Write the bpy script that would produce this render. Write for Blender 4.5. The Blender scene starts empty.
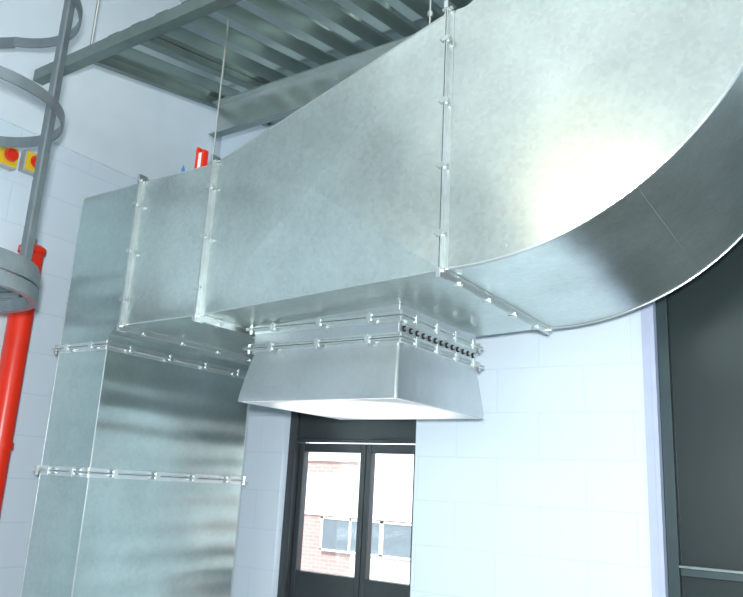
import bpy, bmesh, math, random
from mathutils import Vector, Matrix
random.seed(4)
H=1.85   # eye height: design coordinates are measured from eye level
col=bpy.context.scene.collection
bpy.context.scene.view_settings.view_transform='Standard'

# ---------------- materials ----------------
def newmat(name):
    m=bpy.data.materials.new(name); m.use_nodes=True
    nt=m.node_tree; b=nt.nodes['Principled BSDF']
    return m,nt,b
def plain(name,c,rough=.5,metal=0,noise=.06,scale=12,bump=0):
    m,nt,b=newmat(name)
    b.inputs['Roughness'].default_value=rough; b.inputs['Metallic'].default_value=metal
    tc=nt.nodes.new('ShaderNodeTexCoord'); n=nt.nodes.new('ShaderNodeTexNoise')
    n.inputs['Scale'].default_value=scale; n.inputs['Detail'].default_value=4
    nt.links.new(tc.outputs['Object'],n.inputs['Vector'])
    r=nt.nodes.new('ShaderNodeValToRGB')
    r.color_ramp.elements[0].position=.3; r.color_ramp.elements[1].position=.7
    r.color_ramp.elements[0].color=tuple(x*(1-noise) for x in c)+(1,)
    r.color_ramp.elements[1].color=tuple(min(1,x*(1+noise)) for x in c)+(1,)
    nt.links.new(n.outputs['Fac'],r.inputs['Fac']); nt.links.new(r.outputs['Color'],b.inputs['Base Color'])
    if bump:
        bp=nt.nodes.new('ShaderNodeBump'); bp.inputs['Strength'].default_value=bump
        nt.links.new(n.outputs['Fac'],bp.inputs['Height']); nt.links.new(bp.outputs['Normal'],b.inputs['Normal'])
    return m
def galv(name,c,rough=.4,var=.1,metal=.9,wave=0,spangle=60,wob=.3):
    m,nt,b=newmat(name)
    N=nt.nodes.new; L=nt.links.new
    tc=N('ShaderNodeTexCoord')
    v=N('ShaderNodeTexVoronoi'); v.inputs['Scale'].default_value=spangle
    nd=N('ShaderNodeTexNoise'); nd.inputs['Scale'].default_value=30; L(tc.outputs['Object'],nd.inputs['Vector'])
    va=N('ShaderNodeVectorMath'); va.operation='MULTIPLY_ADD'; va.inputs[1].default_value=(.02,.02,.02)
    L(nd.outputs['Color'],va.inputs[0]); L(tc.outputs['Object'],va.inputs[2]); L(va.outputs[0],v.inputs['Vector'])
    n=N('ShaderNodeTexNoise'); n.inputs['Scale'].default_value=2.0; n.inputs['Detail'].default_value=5; n.inputs['Roughness'].default_value=.55
    L(tc.outputs['Object'],n.inputs['Vector'])
    bw=N('ShaderNodeRGBToBW'); L(v.outputs['Color'],bw.inputs['Color'])
    mr=N('ShaderNodeMapRange'); mr.inputs['To Min'].default_value=.43; mr.inputs['To Max'].default_value=.57
    L(bw.outputs['Val'],mr.inputs['Value'])
    ad=N('ShaderNodeMath'); ad.operation='ADD'; L(mr.outputs['Result'],ad.inputs[0]); L(n.outputs['Fac'],ad.inputs[1])
    hf=N('ShaderNodeMath'); hf.operation='MULTIPLY'; hf.inputs[1].default_value=.5; L(ad.outputs[0],hf.inputs[0])
    r=N('ShaderNodeValToRGB'); r.color_ramp.elements[0].position=.37; r.color_ramp.elements[1].position=.63
    r.color_ramp.elements[0].color=tuple(x*(1-var) for x in c)+(1,)
    r.color_ramp.elements[1].color=tuple(min(1,x*(1+var)) for x in c)+(1,)
    L(hf.outputs[0],r.inputs['Fac']); L(r.outputs['Color'],b.inputs['Base Color'])
    mr2=N('ShaderNodeMapRange'); mr2.inputs['From Min'].default_value=.3; mr2.inputs['From Max'].default_value=.7
    mr2.inputs['To Min'].default_value=rough-.05; mr2.inputs['To Max'].default_value=rough+.06
    L(hf.outputs[0],mr2.inputs['Value']); L(mr2.outputs['Result'],b.inputs['Roughness'])
    b.inputs['Metallic'].default_value=metal
    n2=N('ShaderNodeTexNoise'); n2.inputs['Scale'].default_value=2.0; n2.inputs['Detail'].default_value=1; L(tc.outputs['Object'],n2.inputs['Vector'])
    bp=N('ShaderNodeBump'); bp.inputs['Strength'].default_value=wob; bp.inputs['Distance'].default_value=.05
    L(n2.outputs['Fac'],bp.inputs['Height'])
    if wave:
        w=N('ShaderNodeTexWave'); w.wave_type='BANDS'; w.bands_direction='Z'; w.inputs['Scale'].default_value=2.4; w.inputs['Distortion'].default_value=1.2; w.inputs['Detail'].default_value=1
        w.inputs['Detail Scale'].default_value=.6
        L(tc.outputs['Object'],w.inputs['Vector'])
        bp2=N('ShaderNodeBump'); bp2.inputs['Strength'].default_value=wave; bp2.inputs['Distance'].default_value=.012
        L(w.outputs['Fac'],bp2.inputs['Height']); L(bp.outputs['Normal'],bp2.inputs['Normal']); L(bp2.outputs['Normal'],b.inputs['Normal'])
    else: L(bp.outputs['Normal'],b.inputs['Normal'])
    return m
def block(name,c,cm,u):
    m,nt,b=newmat(name); N=nt.nodes.new; L=nt.links.new
    tc=N('ShaderNodeTexCoord'); sp=N('ShaderNodeSeparateXYZ'); cb=N('ShaderNodeCombineXYZ')
    L(tc.outputs['Object'],sp.inputs[0]); L(sp.outputs[u],cb.inputs[0]); L(sp.outputs['Z'],cb.inputs[1])
    br=N('ShaderNodeTexBrick'); L(cb.outputs[0],br.inputs['Vector'])
    br.inputs['Scale'].default_value=1; br.inputs['Brick Width'].default_value=.45; br.inputs['Row Height'].default_value=.225
    br.inputs['Mortar Size'].default_value=.005; br.inputs['Mortar Smooth'].default_value=.8
    br.inputs['Color1'].default_value=c+(1,); br.inputs['Color2'].default_value=tuple(x*.99 for x in c)+(1,); br.inputs['Mortar'].default_value=cm+(1,)
    L(br.outputs['Color'],b.inputs['Base Color']); b.inputs['Roughness'].default_value=.55
    n=N('ShaderNodeTexNoise'); n.inputs['Scale'].default_value=120; L(tc.outputs['Object'],n.inputs['Vector'])
    ma=N('ShaderNodeMath'); ma.operation='MULTIPLY_ADD'; ma.inputs[1].default_value=.15
    L(n.outputs['Fac'],ma.inputs[0])
    inv=N('ShaderNodeMath'); inv.operation='SUBTRACT'; inv.inputs[0].default_value=1; L(br.outputs['Fac'],inv.inputs[1]); L(inv.outputs[0],ma.inputs[2])
    bp=N('ShaderNodeBump'); bp.inputs['Strength'].default_value=.2; bp.inputs['Distance'].default_value=.003
    L(ma.outputs[0],bp.inputs['Height']); L(bp.outputs['Normal'],b.inputs['Normal'])
    return m

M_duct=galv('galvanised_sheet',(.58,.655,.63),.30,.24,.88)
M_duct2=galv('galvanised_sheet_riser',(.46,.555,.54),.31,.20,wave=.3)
M_flange=galv('galvanised_flange',(.66,.71,.70),.32,.15)
M_hood=galv('hood_sheet',(.55,.60,.61),.36,.12,.85)
M_deck=plain('deck_sheet',(.64,.72,.69),.22,.92,.03,4)
M_beam=plain('grey_green_steel',(.22,.28,.26),.35,.6,.1)
M_cage=plain('grey_galvanised_ladder',(.24,.28,.30),.4,.5,.1)
M_wallB=block('painted_blockwork_back',(.76,.87,.96),(.69,.81,.93),'X')
M_wallL=block('painted_blockwork_left',(.75,.87,.96),(.66,.79,.92),'Y')
M_plaster=plain('painted_plaster',(.80,.90,.97),.6,0,.02,6)
M_ceil=plain('ceiling_paint',(.74,.78,.78),.7,0,.03,5)
M_floor=plain('concrete_floor',(.50,.50,.49),.6,0,.1,4,.05)
M_red=plain('red_gloss_paint',(.80,.03,.008),.3,0,.04)
M_yel=plain('yellow_plastic',(.85,.62,.03),.4)
M_blue=plain('blue_plastic',(.05,.25,.6),.4)
M_gbox=plain('grey_plastic',(.5,.52,.52),.5)
M_black=plain('black_rubber',(.015,.015,.015),.6)
M_frame=plain('dark_aluminium_frame',(.055,.065,.07),.4,.3)
M_white=plain('white_diffuser_face',(.94,.95,.95),.5,0,.01)
M_bolt=plain('zinc_bolt',(.65,.65,.62),.3,.9)
M_jamb=plain('pale_jamb_paint',(.50,.56,.72),.5,0,.03)
M_darkglass,nt,b=newmat('dark_glass')
b.inputs['Roughness'].default_value=.42
b.inputs['Specular IOR Level'].default_value=.3
n=nt.nodes.new('ShaderNodeTexNoise'); n.inputs['Scale'].default_value=1.5
r=nt.nodes.new('ShaderNodeValToRGB'); r.color_ramp.elements[0].color=(.012,.022,.024,1); r.color_ramp.elements[1].color=(.028,.044,.044,1)
nt.links.new(n.outputs['Fac'],r.inputs['Fac']); nt.links.new(r.outputs['Color'],b.inputs['Base Color'])
M_glass=bpy.data.materials.new('clear_glass'); M_glass.use_nodes=True
nt=M_glass.node_tree; nt.nodes.clear()
o=nt.nodes.new('ShaderNodeOutputMaterial'); mxs=nt.nodes.new('ShaderNodeMixShader'); t=nt.nodes.new('ShaderNodeBsdfTransparent'); g=nt.nodes.new('ShaderNodeBsdfGlossy')
g.inputs['Roughness'].default_value=.02; mxs.inputs[0].default_value=.06
nt.links.new(t.outputs[0],mxs.inputs[1]); nt.links.new(g.outputs[0],mxs.inputs[2]); nt.links.new(mxs.outputs[0],o.inputs[0])
M_brick,nt,b=newmat('red_brick_facade')
tc=nt.nodes.new('ShaderNodeTexCoord'); sp=nt.nodes.new('ShaderNodeSeparateXYZ'); cb=nt.nodes.new('ShaderNodeCombineXYZ')
nt.links.new(tc.outputs['Object'],sp.inputs[0]); nt.links.new(sp.outputs['X'],cb.inputs[0]); nt.links.new(sp.outputs['Z'],cb.inputs[1])
br=nt.nodes.new('ShaderNodeTexBrick'); br.inputs['Scale'].default_value=1; br.inputs['Brick Width'].default_value=.225; br.inputs['Row Height'].default_value=.075; br.inputs['Mortar Size'].default_value=.008
br.inputs['Color1'].default_value=(.46,.28,.25,1); br.inputs['Color2'].default_value=(.50,.33,.30,1); br.inputs['Mortar'].default_value=(.54,.42,.40,1)
nt.links.new(cb.outputs[0],br.inputs['Vector']); nt.links.new(br.outputs['Color'],b.inputs['Base Color'])
M_extwin=plain('exterior_window_glass',(.16,.20,.23),.3)
M_clad=plain('pale_cladding',(.80,.79,.77),.6)
M_tarmac=plain('tarmac',(.35,.35,.36),.8)

# ---------------- mesh helpers ----------------
class B:
    def __init__(s): s.bm=bmesh.new()
    def v(s,p): return s.bm.verts.new((p[0],p[1],p[2]+H))
    def box(s,x0,x1,y0,y1,z0,z1,bev=0):
        vs=[s.v(p) for p in [(x0,y0,z0),(x1,y0,z0),(x1,y1,z0),(x0,y1,z0),(x0,y0,z1),(x1,y0,z1),(x1,y1,z1),(x0,y1,z1)]]
        for f in [(0,3,2,1),(4,5,6,7),(0,1,5,4),(1,2,6,5),(2,3,7,6),(3,0,4,7)]:
            s.bm.faces.new([vs[i] for i in f])
        return s
    def hexa(s,P):
        vs=[s.v(p) for p in P]
        for f in [(0,3,2,1),(4,5,6,7),(0,1,5,4),(1,2,6,5),(2,3,7,6),(3,0,4,7)]:
            s.bm.faces.new([vs[i] for i in f])
    def cyl(s,a,b,r,n=16,r2=None,caps=True):
        a=Vector(a); b=Vector(b); d=(b-a).normalized()
        u=d.orthogonal().normalized(); w=d.cross(u); r2=r if r2 is None else r2
        A=[s.v(a+r*(math.cos(2*math.pi*i/n)*u+math.sin(2*math.pi*i/n)*w)) for i in range(n)]
        C=[s.v(b+r2*(math.cos(2*math.pi*i/n)*u+math.sin(2*math.pi*i/n)*w)) for i in range(n)]
        for i in range(n):
            s.bm.faces.new([A[i],A[(i+1)%n],C[(i+1)%n],C[i]])
        if caps: s.bm.faces.new(A[::-1]); s.bm.faces.new(C)
    def tube(s,pts,r,n=8):
        pts=[Vector(p) for p in pts]; rings=[]
        for i,p in enumerate(pts):
            d=(pts[min(i+1,len(pts)-1)]-pts[max(i-1,0)]).normalized()
            u=d.cross(Vector((0,1,.001))).normalized(); w=d.cross(u)
            rings.append([s.v(p+r*(math.cos(2*math.pi*k/n)*u+math.sin(2*math.pi*k/n)*w)) for k in range(n)])
        for i in range(len(rings)-1):
            for k in range(n): s.bm.faces.new([rings[i][k],rings[i][(k+1)%n],rings[i+1][(k+1)%n],rings[i+1][k]])
        s.bm.faces.new(rings[0][::-1]); s.bm.faces.new(rings[-1])
    def band(s,c,r,z0,z1,a0,a1,th,n=40):
        ring=[]
        for i in range(n+1):
            a=a0+(a1-a0)*i/n; cx,sx=math.cos(a),math.sin(a)
            ring.append([s.v((c[0]+q*cx,c[1]+q*sx,z)) for q,z in ((r,z0),(r,z1),(r-th,z1),(r-th,z0))])
        for i in range(n):
            for k in range(4): s.bm.faces.new([ring[i][k],ring[i+1][k],ring[i+1][(k+1)%4],ring[i][(k+1)%4]])
        s.bm.faces.new(ring[0]); s.bm.faces.new(ring[-1][::-1])
    def obj(s,name,mat,parent=None,smooth=False,bevel=0):
        bmesh.ops.recalc_face_normals(s.bm,faces=s.bm.faces)
        me=bpy.data.meshes.new(name); s.bm.to_mesh(me); s.bm.free()
        me.materials.append(mat); ob=bpy.data.objects.new(name,me); col.objects.link(ob)
        if smooth:
            for p in me.polygons: p.use_smooth=True
            try: me.set_sharp_from_angle(angle=math.radians(35))
            except Exception: pass
        if bevel:
            md=ob.modifiers.new('bevel','BEVEL'); md.width=bevel; md.segments=2; md.limit_method='ANGLE'
        if parent: ob.parent=parent
        return ob
def empty(name):
    e=bpy.data.objects.new(name,None); col.objects.link(e); return e

# ---------------- room shell ----------------
XW,YB,ZF,ZC=-3.8,3.5,-1.85,3.3
XR,YN=2.6,-3.0
B().box(XW-.2,XR+.2,YN-.2,YB+.25,ZF-.15,ZF).obj('floor',M_floor)
B().box(XW-.2,XR+.2,YN-.2,YB+.25,ZC,ZC+.15).obj('ceiling',M_ceil)
B().box(XW-.2,XW,YN,YB+.25,ZF,1.86).obj('wall_left',M_wallL)
w=B(); w.box(XW-.2,XW-.03,YN,YB+.25,1.86,ZC); w.obj('wall_left_upper',M_plaster)
B().box(XW-.03,XW+.012,YN,YB,1.845,1.865).obj('trim_1',M_plaster)
B().box(XR,XR+.2,YN,YB+.25,ZF,ZC).obj('wall_right',M_plaster)
B().box(XW,XR,YN-.2,YN,ZF,ZC).obj('wall_front',M_plaster)
w=B()  # back wall with two openings
y0,y1=YB,YB+.25
A0,A1,AT,AB=-2.97,-2.045,.50,ZF      # glazed door opening
C0,C1,CT,CB=-.81,.95,1.45,ZF         # dark glazed screen opening
w.box(XW,A0,y0,y1,ZF,ZC); w.box(A0,A1,y0,y1,AT,ZC); w.box(A1,C0,y0,y1,ZF,ZC); w.box(C0,C1,y0,y1,CT,ZC); w.box(C1,XR,y0,y1,ZF,ZC)
w.obj('wall_back',M_wallB)

# glazed door
d=empty('door_1')
f=B(); fy0,fy1=YB+.08,YB+.15
f.box(A0,A0+.055,fy0-.03,fy1,ZF,AT); f.box(A1-.04,A1,fy0,fy1,ZF,AT); f.box(A0+.055,A1-.04,fy0,fy1,.25,.50)
f.box(A0+.055,A1-.04,fy0-.02,fy0,.245,.265)
f.obj('frame',M_frame,d,bevel=.004)
f=B(); mid=-2.425
for a,bb,sa,sb in ((A0+.058,mid-.002,.035,.035),(mid+.002,A1-.042,.035,.02)):
    f.box(a,a+sa,fy0+.01,fy1-.01,ZF,.24); f.box(bb-sb,bb,fy0+.01,fy1-.01,ZF,.24)
    f.box(a+sa,bb-sb,fy0+.01,fy1-.01,.19,.24); f.box(a+sa,bb-sb,fy0+.01,fy1-.01,-.66,-.49)
    f.box(a+sa,bb-sb,fy0+.01,fy1-.01,ZF,ZF+.2)
f.obj('leaves',M_frame,d,bevel=.004)
B().box(A0+.08,A1-.06,fy0+.035,fy0+.041,ZF+.15,.22).obj('glass',M_glass,d)

# dark glazed screen
d=empty('window_1')
f=B(); f.box(C0,C0+.02,YB-.01,YB+.10,ZF,CT); f.obj('jamb',M_jamb,d)
f=B(); f.box(C0+.02,C0+.07,YB+.04,YB+.12,ZF,CT); f.box(C1-.05,C1,YB+.04,YB+.12,ZF,CT)
f.box(C0+.07,C1-.05,YB+.04,YB+.12,CT-.06,CT); f.box(C0+.07,C1-.05,YB+.05,YB+.12,-.30,-.265); f.box(.10,.15,YB+.04,YB+.12,ZF,CT-.06); f.box(C0+.07,C1-.05,YB+.04,YB+.12,ZF,ZF+.1)
f.obj('frame',plain('frame_grey',(.05,.075,.08),.4,.5),d,bevel=.004)
f=B(); f.box(C0+.07,C1-.05,YB+.03,YB+.06,-.265,-.255); f.obj('glazing_bead',M_beam,d)
B().box(C0+.06,C1-.03,YB+.08,YB+.09,ZF+.05,CT-.03).obj('glass',M_darkglass,d)
B().box(C0,C1,YB+.2,YB+.25,ZF,CT).obj('blackout_panel',M_black,d)
w=B(); w.box(C0-.035,C0,YB-.015,YB,ZF,CT+.05); w.obj('trim_2',M_jamb)

# outside
e=empty('neighbouring_building')
B().box(-16,8,13,18,ZF-1.5,.55).obj('brick_storey',M_brick,e)
f=B(); f.box(-16.05,8.05,12.93,13,.50,.80); f.box(-16,8.05,12.95,13,-.62,.22); f.box(-8.9,8.05,12.94,13,.18,.55); f.box(-9.0,8.05,12.95,13,-2,-1.32); f.obj('pale_cladding',M_clad,e)
f=B(); g=B()
for i in range(9):
    x=-9.7+i*1.5
    g.box(x,x+1.42,12.90,12.94,-1.28,-.68)
    for q in (x-.04,x+.68,x+1.42): f.box(q,q+.05,12.88,12.94,-1.30,-.64)
    f.box(x-.04,x+1.46,12.88,12.94,-.68,-.64); f.box(x-.04,x+1.46,12.88,12.94,-1.31,-1.27)
f.obj('window_frames',M_clad,e); g.obj('window_panes',M_extwin,e)
B().box(-25,20,3.9,40,ZF-1.7,ZF-1.5).obj('ground',M_tarmac)

# ---------------- duct ----------------
duct=empty('galvanised_ventilation_duct')
YF,YK=2.158,3.15
def sheet(name,faces,mat,smooth=False):
    b=B()
    for q in faces: b.bm.faces.new([b.v(p) for p in q])
    bmesh.ops.remove_doubles(b.bm,verts=b.bm.verts,dist=1e-5)
    return b.obj(name,mat,duct,smooth)
def brk(P,nrm,h=.010):
    c=sum((Vector(p) for p in P),Vector())/4+Vector(nrm)*h
    return [(P[i],P[(i+1)%4],tuple(c)) for i in range(4)]
def section(x0,x1,zb0,zt0,zb1,zt1,name,mat,h=.01):
    F=[]
    F+=brk([(x0,YF,zb0),(x1,YF,zb1),(x1,YF,zt1),(x0,YF,zt0)],(0,-1,0),h)
    F+=brk([(x0,YK,zb0),(x1,YK,zb1),(x1,YK,zt1),(x0,YK,zt0)],(0,1,0),h)
    F+=brk([(x0,YF,zb0),(x1,YF,zb1),(x1,YK,zb1),(x0,YK,zb0)],(0,0,-1),h*.3)
    F+=brk([(x0,YF,zt0),(x1,YF,zt1),(x1,YK,zt1),(x0,YK,zt0)],(0,0,1),h)
    return sheet(name,F,mat)
section(-2.36,-1.18,.68,1.385,.74,1.76,'taper_section',M_duct,.034)
section(-2.86,-2.36,.675,1.39,.68,1.385,'straight_section',M_duct,.010)
# square elbow down to riser
poly=[(-2.86,1.39),(-3.33,1.39),(-3.33,.585),(-2.957,.585),(-2.957,.60),(-2.945,.64),(-2.915,.668),(-2.88,.675),(-2.86,.675)]
F=[[(x,YF,z) for x,z in poly],[(x,YK,z) for x,z in poly]]
for i in range(1,len(poly)-1):
    a,c=poly[i],poly[i+1]
    F.append([(a[0],YF,a[1]),(c[0],YF,c[1]),(c[0],YK,c[1]),(a[0],YK,a[1])])
a,c=poly[0],poly[1]; F.append([(a[0],YF,a[1]),(c[0],YF,c[1]),(c[0],YK,c[1]),(a[0],YK,a[1])])
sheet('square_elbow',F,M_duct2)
def vsec(z0,z1,name,h=.006):
    x0,x1=-3.33,-2.957
    F=brk([(x0,YF,z0),(x1,YF,z0),(x1,YF,z1),(x0,YF,z1)],(0,-1,0),h)+brk([(x0,YK,z0),(x1,YK,z0),(x1,YK,z1),(x0,YK,z1)],(0,1,0),h)
    F+=brk([(x1,YF,z0),(x1,YK,z0),(x1,YK,z1),(x1,YF,z1)],(1,0,0),h)+brk([(x0,YF,z0),(x0,YK,z0),(x0,YK,z1),(x0,YF,z1)],(-1,0,0),h)
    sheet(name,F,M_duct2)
vsec(0,.585,'riser_upper'); vsec(-1.2,0,'riser_middle'); vsec(-1.85,-1.2,'riser_lower',.002)
# radius elbow
cx,cz,RO,RI=-1.13,1.84,1.10,.08
hl=[(-1.18,.74)]; th=[(-1.18,1.76)]
n=40
for i in range(n+1):
    a=-math.pi/2+math.pi/2*i/n
    hl.append((cx+RO*math.cos(a),cz+RO*math.sin(a))); th.append((cx+RI*math.cos(a),cz+RI*math.sin(a)))
F=[]
for i in range(len(hl)-1):
    h0,h1,t0,t1=hl[i],hl[i+1],th[i],th[i+1]
    for y in (YF,YK): F.append([(h0[0],y,h0[1]),(h1[0],y,h1[1]),(t1[0],y,t1[1]),(t0[0],y,t0[1])])
    F.append([(h0[0],YF,h0[1]),(h1[0],YF,h1[1]),(h1[0],YK,h1[1]),(h0[0],YK,h0[1])])
    F.append([(t0[0],YF,t0[1]),(t1[0],YF,t1[1]),(t1[0],YK,t1[1]),(t0[0],YK,t0[1])])
sheet('radius_elbow',F,M_duct,True)
b=B()
b.tube([(x,YF-.002,z) for x,z in hl],.006); b.tube([(x,YK+.002,z) for x,z in hl],.006)
b.obj('heel_seams',M_flange,duct,True)
b=B()
for i in (16,):
    x,z=hl[i]; b.cyl((x,YF,z),(x,YK,z),.0025,8)
b.obj('heel_cross_seams',M_duct,duct,True)
b=B(); b.box(cx+RI,cx+RO,YF,YK,1.84,ZC-.002); b.obj('rising_duct',M_duct,duct)
# folded edges of straight parts
b=B()
for p,q in [((-2.36,YF,.68),(-1.18,YF,.74)),((-2.36,YF,1.385),(-1.18,YF,1.76)),((-2.86,YF,.675),(-2.36,YF,.68)),((-2.86,YF,1.39),(-2.36,YF,1.385)),
            ((-3.33,YF,1.39),(-2.86,YF,1.39)),((-3.33,YF,1.39),(-3.33,YF,ZF)),((-2.957,YF,.585),(-2.957,YF,ZF)),((-2.957,YK,.585),(-2.957,YK,ZF))]:
    b.cyl(p,q,.0035,8)
b.obj('folded_edges',M_flange,duct,True)
# flanges
def ringX(b,c,k,x,z0,z1,pr=.026,th=.006,ya=YF,yb=YK):
    for s in (-1,1):
        xa,xb=(x-th,x-.0015) if s<0 else (x+.0015,x+th)
        b.box(xa,xb,ya-pr,ya,z0-pr,z1+pr); b.box(xa,xb,yb,yb+pr,z0-pr,z1+pr)
        b.box(xa,xb,ya,yb,z0-pr,z0); b.box(xa,xb,ya,yb,z1,z1+pr)
        xo=x+s*.022  # foot lying on the sheet
        b.box(min(x,xo),max(x,xo),ya-.004,ya,z0,z1); b.box(min(x,xo),max(x,xo),ya,yb,z0-.004,z0)
    N=max(1,round((z1-z0)/.24))
    for i in range(1,N+1):
        z=z0+(z1-z0)*(i-.5)/N
        c.box(x-.015,x+.015,ya-pr-.005,ya-pr+.012,z-.011,z+.011); k.cyl((x-.022,ya-pr+.002,z),(x+.022,ya-pr+.002,z),.0045,8)
    N=4
    for i in range(1,N+1):
        y=ya+(yb-ya)*(i-.5)/N
        c.box(x-.015,x+.015,y-.011,y+.011,z0-pr-.005,z0-pr+.012); k.cyl((x-.022,y,z0-pr),(x+.022,y,z0-pr),.0045,8)
    for z in (z0-pr*.3,z1+pr*.3):
        for y in (ya-pr*.4,yb+pr*.4):
            k.cyl((x-.022,y,z),(x+.022,y,z),.008,6)
    for z,s in ((z0,-1),(z1,1)):
        c.box(x-.009,x+.009,ya-pr-.005,ya+.02,min(z,z+s*(pr+.008)),max(z,z+s*(pr+.008)))
def ringZ(b,c,k,z,x0,x1,y0,y1,pr=.026,th=.006,nx=2,ny=4):
    for s in (-1,1):
        za,zb=(z-th,z-.0015) if s<0 else (z+.0015,z+th)
        b.box(x0-pr,x1+pr,y0-pr,y0,za,zb); b.box(x0-pr,x1+pr,y1,y1+pr,za,zb); b.box(x0-pr,x0,y0,y1,za,zb); b.box(x1,x1+pr,y0,y1,za,zb)
        zo=z+s*.022
        b.box(x0,x1,y0-.004,y0,min(z,zo),max(z,zo)); b.box(x1,x1+.004,y0,y1,min(z,zo),max(z,zo))
    for i in range(nx):
        x=x0+(x1-x0)*(i+.5)/nx; c.box(x-.011,x+.011,y0-pr-.005,y0-pr+.012,z-.015,z+.015); k.cyl((x,y0-pr+.002,z-.022),(x,y0-pr+.002,z+.022),.0045,8)
    for i in range(ny):
        y=y0+(y1-y0)*(i+.5)/ny; c.box(x1+pr-.012,x1+pr+.005,y-.011,y+.011,z-.015,z+.015); k.cyl((x1+pr-.002,y,z-.022),(x1+pr-.002,y,z+.022),.0045,8)
    for x in (x0-pr*.4,x1+pr*.4):
        for y in (y0-pr*.4,y1+pr*.4): k.cyl((x,y,z-.022),(x,y,z+.022),.008,6)
b,c,k=B(),B(),B()
ringX(b,c,k,-1.18,.74,1.76); ringX(b,c,k,-2.36,.68,1.385); ringX(b,c,k,-2.86,.675,1.39)
for z in (.585,0,-1.2): ringZ(b,c,k,z,-3.33,-2.957,YF,YK)
b.box(cx+RI-.03,cx+RO+.03,YF-.03,YK+.03,1.95,1.97)
b.obj('flanges',M_flange,duct,bevel=.001); c.obj('flange_cleats',M_flange,duct,bevel=.002); k.obj('flange_bolts',M_bolt,duct)
# hangers
b=B()
for x,zt in ((-2.45,1.3),(-1.3,1.7)):
    for y in (YF+.06,YK+.06):
        b.cyl((x,y,zt),(x,y,2.2 if y<3 else 2.42),.005,8)
        b.cyl((x,y,zt+.12),(x,y,zt+.14),.011,6)
b.obj('threaded_hanger_rods',M_bolt,duct)
k=B()
for i in range(1,9):
    a=-math.pi/2+math.pi/2*i/9
    x,z=cx+(RO-.04)*math.cos(a),cz+(RO-.04)*math.sin(a)
    k.cyl((x,YF-.002,z),(x,YF+.001,z),.005,8)
k.obj('elbow_rivets',M_bolt,duct)

# ---------------- hood ----------------
hood=empty('supply_air_hood')
cx0,cx1,cy0,cy1=-2.29,-1.52,2.44,3.13
b=B()
b.hexa([(cx0,cy0,.60),(cx1,cy0,.60),(cx1,cy1,.60),(cx0,cy1,.60),(cx0,cy0,.692),(cx1,cy0,.728),(cx1,cy1,.728),(cx0,cy1,.692)])
b.obj('collar',M_hood,hood,bevel=.004)
b,c,k=B(),B(),B()
ringZ(b,c,k,.665,cx0,cx1,cy0,cy1,nx=3,ny=4,pr=.030); ringZ(b,c,k,.575,cx0,cx1,cy0,cy1,nx=3,ny=4,pr=.034)
b.box(cx0-.01,cx1+.012,cy0-.012,cy1+.01,.592,.600)
b.obj('flanges',M_flange,hood,bevel=.001); c.obj('flange_cleats',M_flange,hood,bevel=.002); k.obj('flange_bolts',M_bolt,hood)
k=B(); g=B()
for i in range(13):
    y=cy0+.035+i*.052
    k.cyl((cx1-.005,y,.622),(cx1+.006,y,.622),.0125,20)
    g.cyl((cx1+.004,y,.622),(cx1+.010,y,.622),.006,10)
k.obj('damper_gear_holes',M_black,hood); g.obj('damper_spindles',M_bolt,hood)
prof=[(.56,0,0),(.545,.0,.0),(.50,.008,.014),(.44,.016,.030),(.38,.023,.042),(.352,.026,.047),(.335,.026,.047)]
b=B(); rings=[]
def rrect(x0,x1,y0,y1,r,z,n=5):
    P=[]
    for (qx,qy,a0) in ((x1-r,y0+r,-90),(x1-r,y1-r,0),(x0+r,y1-r,90),(x0+r,y0+r,180)):
        for i in range(n+1):
            a=math.radians(a0+90*i/n); P.append((qx+r*math.cos(a),qy+r*math.sin(a),z))
    return P
for z,ox,oy in prof:
    rings.append([b.v(p) for p in rrect(cx0-ox+.01,cx1+ox+.01,cy0-oy-.01,cy1+oy*.6,.012,z)])
m=len(rings[0])
for i in range(len(rings)-1):
    for j in range(m): b.bm.faces.new([rings[i][j],rings[i][(j+1)%m],rings[i+1][(j+1)%m],rings[i+1][j]])
X0,X1,Y0,Y1=cx0-.016,cx1+.036,cy0-.057,cy1+.028
q=.012
ins=[b.v(p) for p in rrect(X0+q,X1-q,Y0+q,Y1-q,.006,.335)]
ins2=[b.v(p) for p in rrect(X0+q,X1-q,Y0+q,Y1-q,.006,.35)]
for j in range(m):
    b.bm.faces.new([rings[-1][j],rings[-1][(j+1)%m],ins[(j+1)%m],ins[j]]); b.bm.faces.new([ins[j],ins[(j+1)%m],ins2[(j+1)%m],ins2[j]])
b.bm.faces.new(rings[0])
b.obj('flared_skirt',M_hood,hood,True)
B().box(X0+q+.002,X1-q-.002,Y0+q+.002,Y1-q-.002,.333,.345).obj('diffuser_face',M_white,hood)

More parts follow.
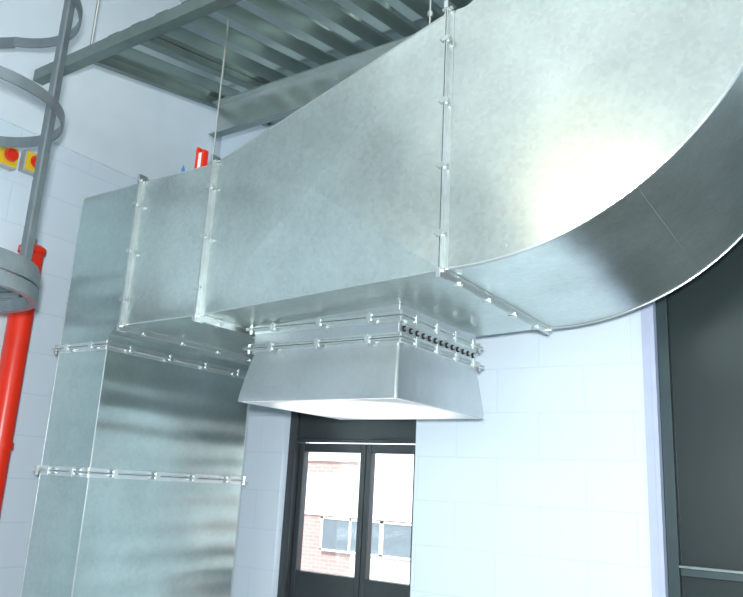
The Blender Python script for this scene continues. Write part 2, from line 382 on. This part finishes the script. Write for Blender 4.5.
# ---------------- deck overhead ----------------
deck=empty('ribbed_metal_deck')
def dz(y): return 2.2+.19*(y-2.1)
b=B(); pitch=.19; x=-3.30; pts=[]
while x<-1.25:
    pts+=[(x,0),(x+.06,0),(x+.08,.075),(x+.17,.075)]; x+=pitch
pts.append((x,0))
ys=(2.08,3.48)
R=[[b.v((px,y,dz(y)+.01+pz)) for px,pz in pts] for y in ys]
for i in range(len(pts)-1): b.bm.faces.new([R[0][i],R[0][i+1],R[1][i+1],R[1][i]])
o=b.obj('rib_sheet',M_deck,deck); md=o.modifiers.new('s','SOLIDIFY'); md.thickness=.002
b=B()
b.box(XW+.002,-1.13,2.03,2.04,2.15,2.22); b.box(XW+.002,-1.13,2.04,2.09,2.15,2.16); b.box(XW+.002,-1.13,2.04,2.09,2.21,2.22)
b.obj('front_channel',M_beam,deck)
b=B()
def sl(x0,x1,y0,y1,d0,d1): b.hexa([(x0,y0,dz(y0)+d0),(x1,y0,dz(y0)+d0),(x1,y1,dz(y1)+d0),(x0,y1,dz(y1)+d0),(x0,y0,dz(y0)+d1),(x1,y0,dz(y0)+d1),(x1,y1,dz(y1)+d1),(x0,y1,dz(y1)+d1)])
sl(-3.35,-3.31,2.09,3.49,-.04,.07)
sl(-2.93,-2.91,2.09,3.49,-.03,.005)
b.obj('side_joists',M_beam,deck)
b=B(); b.box(-3.30,-1.13,2.98,2.99,2.10,2.33); b.box(-3.30,-1.13,2.93,2.98,2.10,2.11); b.box(-3.30,-1.13,2.93,2.98,2.32,2.33)
b.obj('rear_channel',M_flange,deck)
b=B()
for x,y in ((-3.33,2.06),(-3.33,3.2),(-2.35,2.06),(-1.2,2.06)): b.cyl((x,y,dz(y)),(x,y,ZC),.008,8)
b.obj('hanger_rods',M_bolt,deck)

# ---------------- ladder cage ----------------
lad=empty('caged_access_ladder')
lc=(-3.11,1.41); LR=.38
b=B(); a0,a1=math.radians(-135),math.radians(135)
for z in (.80,1.52,2.06,2.75):
    b.band(lc,LR,z-.025,z+.025,a0,a1,.01)
    for s in (-1,1):
        y=lc[1]+s*LR*math.sin(a1); x=lc[0]+LR*math.cos(a1)
        b.hexa([(-3.52,lc[1]+s*.2,z-.03),(x,y,z-.03),(x,y+.008,z-.03),(-3.52,lc[1]+s*.2+.008,z-.03),(-3.52,lc[1]+s*.2,z+.03),(x,y,z+.03),(x,y+.008,z+.03),(-3.52,lc[1]+s*.2+.008,z+.03)])
b.band(lc,LR+.012,.68,.735,a0,a1,.03); b.band(lc,LR+.01,.745,.80,a0,a1,.012)
b.obj('hoops',M_cage,lad,True)
b=B()
for a in (33,-27,-87,93):
    t=math.radians(a); p=Vector((lc[0]+(LR-.014)*math.cos(t),lc[1]+(LR-.014)*math.sin(t),0)); u=Vector((-math.sin(t),math.cos(t),0))*.024; v=Vector((math.cos(t),math.sin(t),0))*.005
    P=[p-u-v,p+u-v,p+u+v,p-u+v]
    b.hexa([(q.x,q.y,.70) for q in P]+[(q.x,q.y,ZC-.3) for q in P])
b.obj('vertical_straps',M_cage,lad)
b=B()
for s in (-1,1): b.box(-3.55,-3.49,lc[1]+s*.2-.008,lc[1]+s*.2+.008,ZF,ZC-.3)
for i in range(16): b.cyl((-3.52,lc[1]-.2,ZF+.28+i*.28),(-3.52,lc[1]+.2,ZF+.28+i*.28),.011,10)
for z in (-1,.8):
    for s in (-1,1): b.box(XW+.002,-3.55,lc[1]+s*.2-.006,lc[1]+s*.2+.006,z-.025,z+.025)
b.obj('stiles_and_rungs',M_cage,lad)

# ---------------- red pipe ----------------
rp=empty('red_fire_riser_pipe')
px,py=-3.66,2.12
b=B(); b.cyl((px,py,ZF),(px,py,1.12),.062,32); b.cyl((px,py,1.12),(px,py,1.15),.070,32); b.cyl((px,py,1.15),(px,py,1.165),.070,32,.05)
b.cyl((px,py,.09),(px,py,.125),.070,32); b.cyl((px,py,-1.84),(px,py,-1.8),.1,32)
b.obj('pipe',M_red,rp,True)
b=B(); b.cyl((px,py,1.165),(px,py,1.20),.018,12); b.obj('vent_plug',M_bolt,rp,True)
b=B()
for z in (-.6,): b.box(XW+.002,px-.05,py-.02,py+.02,z-.02,z+.02); b.band((px,py),.070,z-.02,z+.02,0,2*math.pi,.008)
b.obj('brackets',M_cage,rp)

# ---------------- emergency stops ----------------
for (y,z) in ((2.095,1.655),(1.945,1.635)):
    e=empty('emergency_stop_switch')
    B().box(XW,XW+.055,y-.058,y+.058,z-.06,z+.06).obj('housing',M_gbox,e,bevel=.006)
    B().box(XW+.055,XW+.062,y-.052,y+.052,z-.054,z+.054).obj('yellow_plate',M_yel,e,bevel=.003)
    b=B(); b.cyl((XW+.06,y,z),(XW+.085,y,z),.016,16); b.cyl((XW+.08,y,z),(XW+.10,y,z),.038,24,.032); b.obj('red_mushroom_button',M_red,e,True)

# small items on duct
e=empty('red_beam_clamp')
b=B(); b.box(-2.54,-2.525,2.19,2.22,1.392,1.52); b.box(-2.50,-2.485,2.19,2.22,1.392,1.50); b.box(-2.54,-2.485,2.19,2.22,1.392,1.41)
b.obj('clamp_body',M_red,e,bevel=.002)
B().box(-2.526,-2.50,2.195,2.215,1.41,1.49).obj('clamp_label',M_white,e)
e=empty('blue_marker_pen')
b=B(); b.cyl((-2.64,2.21,1.392),(-2.64,2.21,1.44),.008,12); b.cyl((-2.64,2.21,1.44),(-2.64,2.21,1.455),.006,12,.003); b.obj('barrel',M_blue,e,True)

# ---------------- lights ----------------
def area(name,loc,tgt,size,power,color,sy=None):
    l=bpy.data.lights.new(name,'AREA'); l.energy=power; l.color=color; l.size=size
    if sy: l.shape='RECTANGLE'; l.size_y=sy
    o=bpy.data.objects.new(name,l); col.objects.link(o); o.location=(loc[0],loc[1],loc[2]+H)
    d=Vector(tgt)-Vector(loc); o.rotation_euler=d.to_track_quat('-Z','Y').to_euler(); return o
area('camera_flash',(.05,-.1,.12),(-1.5,3,.4),.12,122,(.94,.98,1))
area('warm_ceiling_lamp',(-1.46,-.95,2.06),(-.64,2.158,.90),.16,9,(1,.82,.52))
area('heel_fill',(2.5,1.6,.2),(-.5,2.6,.9),1.2,16,(.93,.98,1),1.6)  # added fill out of view, brightens the right part of the elbow heel
area('ceiling_fill',(-.6,-.4,3.24),(-.6,-.4,0),4.6,56,(.93,.98,1),6.2)  # unseen ceiling-wide fill, oversized so the sheet metal reflects it evenly
sl_=bpy.data.lights.new('hood_fill_spot','SPOT'); sl_.energy=170; sl_.spot_size=math.radians(24); sl_.spot_blend=.3; sl_.shadow_soft_size=.05  # added upward fill spot, brightens the white underside of the hood
so=bpy.data.objects.new('hood_fill_spot',sl_); col.objects.link(so); so.location=(-1.9,2.6,-1.7+H); so.rotation_euler=Vector((0,.18,2)).to_track_quat('-Z','Y').to_euler()
s=bpy.data.lights.new('sun','SUN'); s.energy=5.5; s.angle=.01; so=bpy.data.objects.new('sun',s); col.objects.link(so); so.rotation_euler=(math.radians(52),0,math.radians(15))
w=bpy.data.worlds.new('sky'); bpy.context.scene.world=w; w.use_nodes=True
w.node_tree.nodes['Background'].inputs[0].default_value=(.85,.93,1,1); w.node_tree.nodes['Background'].inputs[1].default_value=2.2

# ---------------- camera ----------------
r=Vector((.8330,.551,.0514)); f=Vector((-.545,.801,.2471)).normalized()
r=(r-f*r.dot(f)).normalized(); u=r.cross(f)
cam=bpy.data.cameras.new('camera'); cam.sensor_width=36; cam.lens=740/743*36; cam.clip_start=.02
co=bpy.data.objects.new('camera',cam); col.objects.link(co)
mt=Matrix((( r.x,u.x,-f.x,0),(r.y,u.y,-f.y,0),(r.z,u.z,-f.z,H),(0,0,0,1))); co.matrix_world=mt
bpy.context.scene.camera=co
